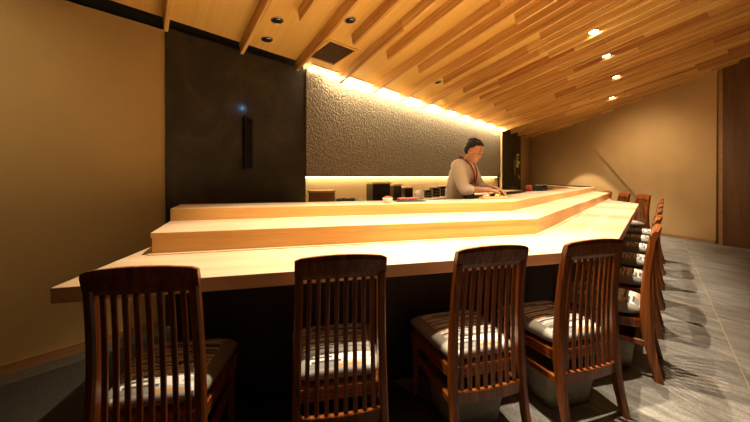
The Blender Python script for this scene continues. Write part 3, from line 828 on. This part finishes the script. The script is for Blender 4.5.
def tuna(pxc, n, lb, s):
    p = on_tier(pxc, n); mb = MB()
    for i in range(6):
        x = (i - 2.5) * 0.013 * s
        mb.ellipsoid((x, 0, 0.012 + 0.004 * math.cos(x * 30)), (0.009 * s, 0.03, 0.012), Matrix.Rotation(0.5, 3, 'Y'), 10, 6, i % 2)
    o = mb.build('tuna_slices', ['red', 'pink']); o.location = (p.x, p.y, ZT2 + 0.0105); o.rotation_euler = (0, 0, 0.2)
    tag(o, lb, 'sashimi', 'fish portions on the dark tray')
tuna(403, o1c - 0.165, 'sliced red tuna portion on the dark tray, nearest the roe bowl', 1.25)
tuna(413, o1c - 0.145, 'smaller red tuna portion on the dark tray, nearest the canister', 1.0)

def on2(px, off):                            # on arm 2's upper tier
    r = Vector(((px - 375) / F, 1, 0)); d = (c2 + off) / r.dot(N2); return Vector((r.x * d, d, ZT2))
# cutting board by the chef's hands
p = Vector((1.50, 3.37, 0)); p = on_tier(494, o1c - 0.03)
t = thing('cutting_board', 'pale wooden cutting board under the chef\'s hands', 'cutting board', (p.x, p.y, ZT2), math.radians(14))
cbm = MB().box((0, 0, 0.012), (0.28, 0.10, 0.018)); 
for sx in (-1, 1): cbm.box((sx * 0.1, 0, 0.0015), (0.02, 0.09, 0.003))
cbm.build('board', 'gold', t, bevel=0.003, segs=1)
o = MB().ellipsoid((p.x + 0.03, p.y, ZT2 + 0.033), (0.024, 0.018, 0.012)).ellipsoid((p.x + 0.035, p.y, ZT2 + 0.042), (0.022, 0.014, 0.009), None, 16, 10, 1).build('sushi_piece', ['white', 'green'])
tag(o, 'green-topped sushi piece on the cutting board', 'sushi')
o = MB().ellipsoid((p.x - 0.085, p.y, ZT2 + 0.032), (0.035, 0.028, 0.011)).ellipsoid((p.x - 0.07, p.y - 0.005, ZT2 + 0.036), (0.026, 0.02, 0.01)).build('folded_cloth', 'white')
tag(o, 'crumpled white cloth on the cutting board by the chef', 'cloth')
# white tray, red tub, dark boxes on the slanting arm
p = on2(534, o2c - 0.10)
t = thing('white_tray', 'flat white tray on the upper tier past the chef', 'tray', p, math.radians(50))
MB().prism([(-0.26, -0.075), (0.26, -0.075), (0.27, 0.075), (-0.27, 0.075)], 0.002, 0.012).prism([(-0.24, -0.06), (0.24, -0.06), (0.24, 0.06), (-0.24, 0.06)], 0.0, 0.014).build('tray_board', 'white', t, bevel=0.002, segs=1)
p = on2(530.5, o2c + 0.0)+N2*0.02
t = thing('red_tub', 'small red lidded tub behind the white tray', 'tub', p, 0.3)
MB().lathe((0, 0, 0), [(0.03, 0), (0.038, 0.003), (0.045, 0.08), (0.04, 0.085)], 18).build('tub_body', 'red', t)
MB().lathe((0, 0, 0.082), [(0.047, 0), (0.047, 0.012), (0.035, 0.016), (0.002, 0.016)], 18).build('lid', 'pink', t)
p = on2(541, o2c - 0.02)
t = thing('dark_box', 'dark rectangular box with a steel top past the white tray', 'box', p, math.radians(35))
MB().box((0, 0, 0.045), (0.16, 0.12, 0.09)).build('body', 'lacquer', t, bevel=0.004)
MB().box((0, 0, 0.094), (0.166, 0.126, 0.008)).build('lid', 'steel', t, bevel=0.002, segs=1)
p = PC + D3 * 2.9 + N3 * (o3b + 0.2)
t = thing('serving_tray', 'long dark tray on the far arm of the counter', 'tray', (p.x, p.y, ZT2), math.radians(83.3))
MB().prism([(-0.9, -0.12), (0.9, -0.12), (0.92, 0.12), (-0.92, 0.12)], 0.0, 0.02).build('tray_board', 'lacquer', t, bevel=0.003, segs=1)

# slim black fixture with a blue gleam on the dark wall
q = on_rear(247, 143, NR - 0.02)
zt_, zb_ = on_rear(247, 116.5, NR - 0.02).z, on_rear(247, 170, NR - 0.02).z
t = thing('wall_fixture', 'slim upright black fixture on the dark wall with a blue gleam above', 'wall light', (q.x, q.y, zb_), ANG)
hF = zt_ - zb_
MB().box((0, -0.02, hF / 2), (0.088, 0.04, hF)).build('housing', 'blackmetal', t, bevel=0.004)
MB().box((0, -0.042, hF / 2), (0.06, 0.005, hF - 0.05)).build('front_plate', 'lacquer', t, bevel=0.002, segs=1)
MB().lathe((-0.02, -0.025, hF), [(0.012, 0), (0.012, 0.005), (0.006, 0.008)], 12).build('lamp', 'blackmetal', t)
bl = bpy.data.lights.new('blue_gleam', 'POINT'); bl.energy = 0.16; bl.color = (0.12, 0.45, 1.0); bl.shadow_soft_size = 0.01
bo_ = bpy.data.objects.new('blue_gleam', bl); C.objects.link(bo_); g = on_rear(243.5, 108, NR - 0.02); bo_.location = g - N * 0.028

# wall vase with leaves on the dark column
q = on_rear(514, 168, NR - 0.05)
t = thing('wall_vase', 'dark wall vase with trailing green leaves on the dark column', 'vase', q, ANG)
MB().lathe((-0.06, -0.035, -0.22), [(0.012, 0), (0.03, 0.05), (0.034, 0.3), (0.026, 0.42), (0.03, 0.44)], 14).build('vase_body', 'panelwood', t)
lf = MB(); sprig = MB()
rnd = random.Random(3)
for b_ in range(6):
    x1, z1 = rnd.uniform(-0.02, 0.12), rnd.uniform(-0.22, 0.32)
    sprig.tube([(-0.06, -0.035, 0.2), (-0.02 + x1 * 0.4, -0.07, 0.24 + 0.3 * z1), (x1, -0.09, z1)], 0.004, 5)
    for i in range(9):
        c = Vector((x1 + rnd.uniform(-0.06, 0.05), -0.09 + rnd.uniform(-0.03, 0.03), z1 + rnd.uniform(-0.1, 0.1)))
        R = Matrix.Rotation(rnd.uniform(0, 6.28), 3, 'Z') @ Matrix.Rotation(rnd.uniform(-1, 1), 3, 'Y')
        lf.ellipsoid(c, (0.034, 0.018, 0.003), R, 8, 5)
sprig.build('stem', 'panelwood', t); lf.build('leaves', 'green', t)

# ------------------------------------------------------------------ the chef
CH = Vector((0.95, 3.74, -0.03))
FD = Vector((0.84, -0.54, 0)).normalized()       # the way he faces
RD = Vector((FD.y, -FD.x, 0))                    # his right side (nearer the viewer)
if RD.y > 0: RD = -RD
UP = Vector((0, 0, 1))
def cp(f, r, z): return CH + FD * f + RD * r + UP * z
chef = thing('person', 'man with short black hair in a white top and red strap, working at the counter', 'person', CH)
def evaluated(mb, name, mat, voxel, smooth, parent):
    o = mb.build(name, mat)
    rm = o.modifiers.new('r', 'REMESH'); rm.mode = 'VOXEL'; rm.voxel_size = voxel; rm.use_smooth_shade = True
    if smooth:
        s = o.modifiers.new('s', 'SMOOTH'); s.factor = 0.5; s.iterations = smooth
    dg = bpy.context.evaluated_depsgraph_get(); dg.update()
    me = bpy.data.meshes.new_from_object(o.evaluated_get(dg))
    o.modifiers.clear(); old = o.data; o.data = me; bpy.data.meshes.remove(old)
    for p in me.polygons: p.use_smooth = True
    o.parent = parent; o.matrix_parent_inverse = parent.matrix_world.inverted()
    return o
chef.location = CH
bpy.context.view_layer.update()
# joints (forward, right, height)
neck = cp(0.085, 0.0, 1.395); headc = cp(0.165, 0.0, 1.515)
shR, shL = cp(0.04, 0.175, 1.345), cp(0.06, -0.175, 1.345)
elR, elL = cp(0.12, 0.215, 1.10), cp(0.17, -0.205, 1.11)
wrR, wrL = cp(0.355, 0.10, 1.095), cp(0.39, -0.06, 1.10)
chest, belly, hips = cp(0.02, 0, 1.25), cp(-0.03, 0, 1.08), cp(-0.06, 0, 0.93)
bd = MB()
bd.capsule(hips, belly, 0.145, 0.135, flat=(1.12, 0.78), ax=RD)
bd.capsule(belly, chest, 0.135, 0.15, flat=(1.15, 0.75), ax=RD)
bd.capsule(shR.lerp(shL, 0.12), shR.lerp(shL, 0.88), 0.062, 0.062)
bd.capsule(chest, neck, 0.12, 0.056); bd.capsule(neck, headc, 0.056, 0.056)
for sh, el, wr in ((shR, elR, wrR), (shL, elL, wrL)):
    bd.capsule(sh, el, 0.054, 0.042); bd.capsule(el, wr, 0.041, 0.027)
for s in (-1, 1):
    hp = cp(-0.06, s * 0.09, 0.90); kn = cp(-0.02, s * 0.10, 0.49); an = cp(-0.07, s * 0.105, 0.08)
    bd.capsule(hp, kn, 0.085, 0.056); bd.capsule(kn, an, 0.054, 0.036)
    bd.capsule(cp(-0.09, s * 0.105, 0.035), cp(0.09, s * 0.115, 0.03), 0.034, 0.03)
# head: skull, jaw, nose, ears, chin; tilted down
HFd = (FD * 0.86 - UP * 0.42 + RD * 0.10).normalized(); HRt = (RD - HFd * RD.dot(HFd)).normalized(); HUp = HRt.cross(HFd)
if HUp.z < 0: HUp = -HUp
RHd = Matrix((HFd, HRt, HUp)).transposed()
def hp_(f, r, u_): return headc + HFd * f + HRt * r + HUp * u_
bd.ellipsoid(hp_(-0.01, 0, 0.025), (0.098, 0.078, 0.098), RHd, 24, 16)
bd.ellipsoid(hp_(0.028, 0, -0.04), (0.064, 0.060, 0.078), RHd, 20, 12)
bd.ellipsoid(hp_(0.062, 0, -0.098), (0.026, 0.030, 0.022), RHd)
bd.capsule(hp_(0.086, 0, 0.010), hp_(0.099, 0, -0.028), 0.008, 0.0125)
bd.capsule(hp_(0.082, 0.038, 0.022), hp_(0.082, -0.038, 0.022), 0.012, 0.012)
for s in (-1, 1):
    bd.ellipsoid(hp_(-0.010, s * 0.083, -0.018), (0.020, 0.011, 0.033), RHd)
    bd.ellipsoid(hp_(0.05, s * 0.045, -0.03), (0.026, 0.022, 0.026), RHd)
bd.capsule(hp_(0.088, 0.016, -0.063), hp_(0.088, -0.016, -0.063), 0.010, 0.010)
# hands: palm, four bent fingers, thumb
def hand(wr, tip_dir, palm_side, down):
    d = tip_dir.normalized(); s = (palm_side - d * palm_side.dot(d)).normalized(); n_ = d.cross(s).normalized()
    if n_.dot(down) < 0: n_ = -n_
    bd.capsule(wr, wr + d * 0.055, 0.026, 0.030, flat=(1.2, 0.62), ax=s)
    for i, (ln, w) in enumerate(((0.060, 0.008), (0.068, 0.0085), (0.063, 0.008), (0.050, 0.007))):
        k0 = wr + d * 0.078 + s * (0.028 - 0.0185 * i)
        k1 = k0 + (d * 0.85 + n_ * 0.52).normalized() * ln * 0.55
        k2 = k1 + (d * 0.25 + n_ * 0.97).normalized() * ln * 0.5
        bd.capsule(wr + d * 0.05 + s * (0.022 - 0.015 * i), k0, w * 1.15, w * 1.1, 10); bd.capsule(k0, k1, w, w * 0.95, 10); bd.capsule(k1, k2, w * 0.95, w * 0.8, 10)
    t0 = wr + d * 0.022 + s * 0.026; t1 = t0 + (d * 0.6 + s * 0.55 + n_ * 0.45).normalized() * 0.038; t2 = t1 + (d * 0.75 + n_ * 0.7 - s * 0.1).normalized() * 0.03
    bd.capsule(t0, t1, 0.012, 0.0095, 10); bd.capsule(t1, t2, 0.0095, 0.008, 10)
hand(wrR, FD * 0.9 - RD * 0.25 - UP * 0.22, -RD, -UP)
hand(wrL, FD * 0.85 + RD * 0.25 - UP * 0.3, RD, -UP)
evaluated(bd, 'body', 'skin', 0.0052, 3, chef)
# shirt
sb = MB()
sb.capsule(cp(-0.035, 0, 0.95), belly, 0.150, 0.150, flat=(1.12, 0.84), ax=RD)
sb.capsule(belly, chest, 0.150, 0.165, flat=(1.15, 0.80), ax=RD)
sb.capsule(shR.lerp(shL, 0.05), shR.lerp(shL, 0.95), 0.080, 0.080)
sb.capsule(chest, neck - UP * 0.035 - FD * 0.01, 0.14, 0.075)
for sh, el, wr in ((shR, elR, wrR), (shL, elL, wrL)):
    sb.capsule(sh, el, 0.078, 0.066); sb.capsule(el, el.lerp(wr, 0.22), 0.064, 0.056)
    for k in range(3): sb.capsule(sh.lerp(el, 0.45 + 0.2 * k) + FD * 0.05 - UP * 0.02, sh.lerp(el, 0.5 + 0.2 * k) - FD * 0.05, 0.022, 0.018)
for k in range(4):
    sb.capsule(cp(0.09 - 0.03 * k, 0.10, 1.20 - 0.06 * k), cp(-0.08, 0.13, 1.13 - 0.06 * k), 0.035, 0.03)
so = evaluated(sb, 'shirt', 'shirt', 0.008, 5, chef); so['label'] = 'white cotton work top'
# trousers
tr = MB()
for s in (-1, 1):
    tr.capsule(cp(-0.06, s * 0.09, 0.90), cp(-0.02, s * 0.10, 0.49), 0.105, 0.078); tr.capsule(cp(-0.02, s * 0.10, 0.49), cp(-0.07, s * 0.105, 0.10), 0.076, 0.06)
tr.capsule(cp(-0.06, 0.05, 0.90), cp(-0.06, -0.05, 0.90), 0.13, 0.13)
evaluated(tr, 'trousers', 'trouser', 0.012, 4, chef)
ap = MB(); path = []
ap.capsule(cp(0.115, 0.0, 1.09), cp(0.115, 0.0, 0.70), 0.10, 0.14, flat=(1.1, 0.4), ax=RD)
evaluated(ap, 'apron', 'apron', 0.01, 3, chef)
# shoes
sh_ = MB()
for s in (-1, 1): sh_.capsule(cp(-0.10, s * 0.105, 0.045), cp(0.11, s * 0.118, 0.042), 0.044, 0.041)
evaluated(sh_, 'shoes', 'trouser', 0.01, 2, chef)
# hair: cap over the skull, cropped at the sides
hr = MB()
hr.ellipsoid(hp_(-0.029, 0, 0.046), (0.094, 0.083, 0.084), RHd, 24, 16)
hr.ellipsoid(hp_(-0.050, 0, 0.004), (0.066, 0.081, 0.078), RHd, 20, 12)
hr.ellipsoid(hp_(0.026, 0, 0.090), (0.046, 0.058, 0.030), RHd, 16, 10)
for i in range(60):
    a, b_ = random.uniform(0, 6.28), random.uniform(0.2, 1.3)
    c = hp_(-0.029 + 0.088 * math.cos(b_) * math.cos(a), 0.078 * math.cos(b_) * math.sin(a), 0.050 + 0.080 * math.sin(b_))
    if (c - headc).dot(HFd) < 0.06: hr.ellipsoid(c, (0.014, 0.012, 0.012), RHd, 8, 6)
evaluated(hr, 'hair', 'hair', 0.006, 2, chef)
# eyes, brows, lips
ey = MB()
for s in (-1, 1):
    ey.ellipsoid(hp_(0.085, s * 0.032, 0.000), (0.010, 0.015, 0.006), RHd, 12, 8)
    ey.capsule(hp_(0.091, s * 0.016, 0.022), hp_(0.080, s * 0.050, 0.022), 0.005, 0.004, 8)
e_ = ey.build('eyes', 'eye'); e_.parent = chef; e_.matrix_parent_inverse = chef.matrix_world.inverted()
lp = MB(); lp.capsule(hp_(0.0955, 0.018, -0.063), hp_(0.0955, -0.018, -0.063), 0.0055, 0.0055, 8)
e_ = lp.build('lips', 'lip'); e_.parent = chef; e_.matrix_parent_inverse = chef.matrix_world.inverted()
# strap round the neck, hanging in a V
stp = MB()
def strap(pts):
    path = []
    for i, q_ in enumerate(pts):
        d = (pts[min(i + 1, len(pts) - 1)] - pts[max(i - 1, 0)]).normalized()
        a = d.cross(FD if abs(d.dot(FD)) < 0.8 else UP).normalized()
        path.append((q_, 0.0115, 0.006, a, d.cross(a)))
    stp.sweep(path, OCT)
strap([cp(0.0, 0.0, 1.455), cp(0.02, 0.06, 1.45), cp(0.075, 0.095, 1.425), cp(0.145, 0.085, 1.37), cp(0.178, 0.06, 1.29), cp(0.178, 0.035, 1.215), cp(0.168, 0.02, 1.16)])
strap([cp(0.0, 0.0, 1.455), cp(0.02, -0.06, 1.45), cp(0.075, -0.095, 1.425), cp(0.145, -0.085, 1.37), cp(0.178, -0.06, 1.29), cp(0.178, -0.035, 1.215), cp(0.168, -0.02, 1.16)])
e_ = stp.build('neck_strap', 'strap'); e_.parent = chef; e_.matrix_parent_inverse = chef.matrix_world.inverted()

# ------------------------------------------------------------------ light
WARM = (1.0, 0.79, 0.53)
for p in lit:
    spot(p - CN * 0.10, 330, 62, 0.8, col=WARM, rad=0.014)
# same row continued towards the viewer, and the row over the long side
for t_ in (t for t in ((lit[0].dot(U) - 1.25), (lit[0].dot(U) - 2.5))):
    q = tn(t_, 0.55); q.z = zceil(q)
    spot(q - CN * 0.13, 300, 62, 0.8, col=WARM, rad=0.014)
for i, (x, e_, no_) in enumerate(((-0.55, 240, 0.47), (0.3, 250, 0.52), (0.98, 280, 0.56))):
    q = l0 + D1 * (x + 1.4) + N1 * no_; q.z = zceil(q)
    spot(q - CN * 0.13, e_, 72, 0.8, col=WARM, rad=0.014)
for i, x in enumerate((1.4, 2.6)):          # over the chef's side
    q = l0 + D1 * (x + 0.3) + N1 * 1.5; q.z = zceil(q)
    spot(q - CN * 0.13, 13, 90, 0.9, col=WARM)
# light strip along the top of the stucco wall
al = bpy.data.lights.new('strip_lamp', 'AREA'); al.shape = 'RECTANGLE'; al.size = (t_E - t_T) - 0.3; al.size_y = 0.03; al.energy = 62; al.color = (1.0, 0.80, 0.48)
ao = bpy.data.objects.new('strip_lamp', al); C.objects.link(ao)
zz = -(Vector((0, 0, -1)) + N * 0.16).normalized(); xx = U; yy = zz.cross(xx)
mm = Matrix((xx, yy, zz)).transposed().to_4x4(); mm.translation = tn((t_E + t_T) / 2 + 0.15, NR - 0.11, 2.405); ao.matrix_world = mm
# scallop downlight by the folded wall
q = on_wall(588, 150) - WN * 0.9; q.z = zceil(q) - 0.2
spot(q, 170, 77, 0.2, flr(q, 0), col=WARM)
q = on_wall(650, 150) - WN * 1.6; q.z = zceil(q) - 0.2  # added unseen wide spot, fills the folded face with light
spot(q, 78, 110, 1.0, flr(on_wall(650), 0.9), col=WARM, rad=0.15)
# added unseen spot, a soft wash to brighten the tan wall
q = tn(-0.3, 1.7); q.z = zceil(q) - 0.15
spot(q, 38, 88, 1.0, tn(-0.2, NR, 1.45), col=WARM, rad=0.2)

w = bpy.data.worlds.new('world'); SC.world = w; w.use_nodes = True
bg = w.node_tree.nodes['Background']; bg.inputs[0].default_value = (1.0, 0.62, 0.30, 1); bg.inputs[1].default_value = 0.02

cam = bpy.data.cameras.new('camera'); co = bpy.data.objects.new('camera', cam); C.objects.link(co)
co.location = (0, 0, H); co.rotation_euler = (math.pi / 2, 0, 0)
cam.sensor_width = 36; cam.lens = 36 * F / 750; cam.shift_y = -(211 - HY) / 750; cam.clip_start = 0.05
SC.camera = co
SC.view_settings.view_transform = 'Standard'
SC.view_settings.look = 'None'
SC.view_settings.exposure = 0.16
try:
    SC.cycles.use_denoising = True; SC.cycles.max_bounces = 8
except Exception: pass
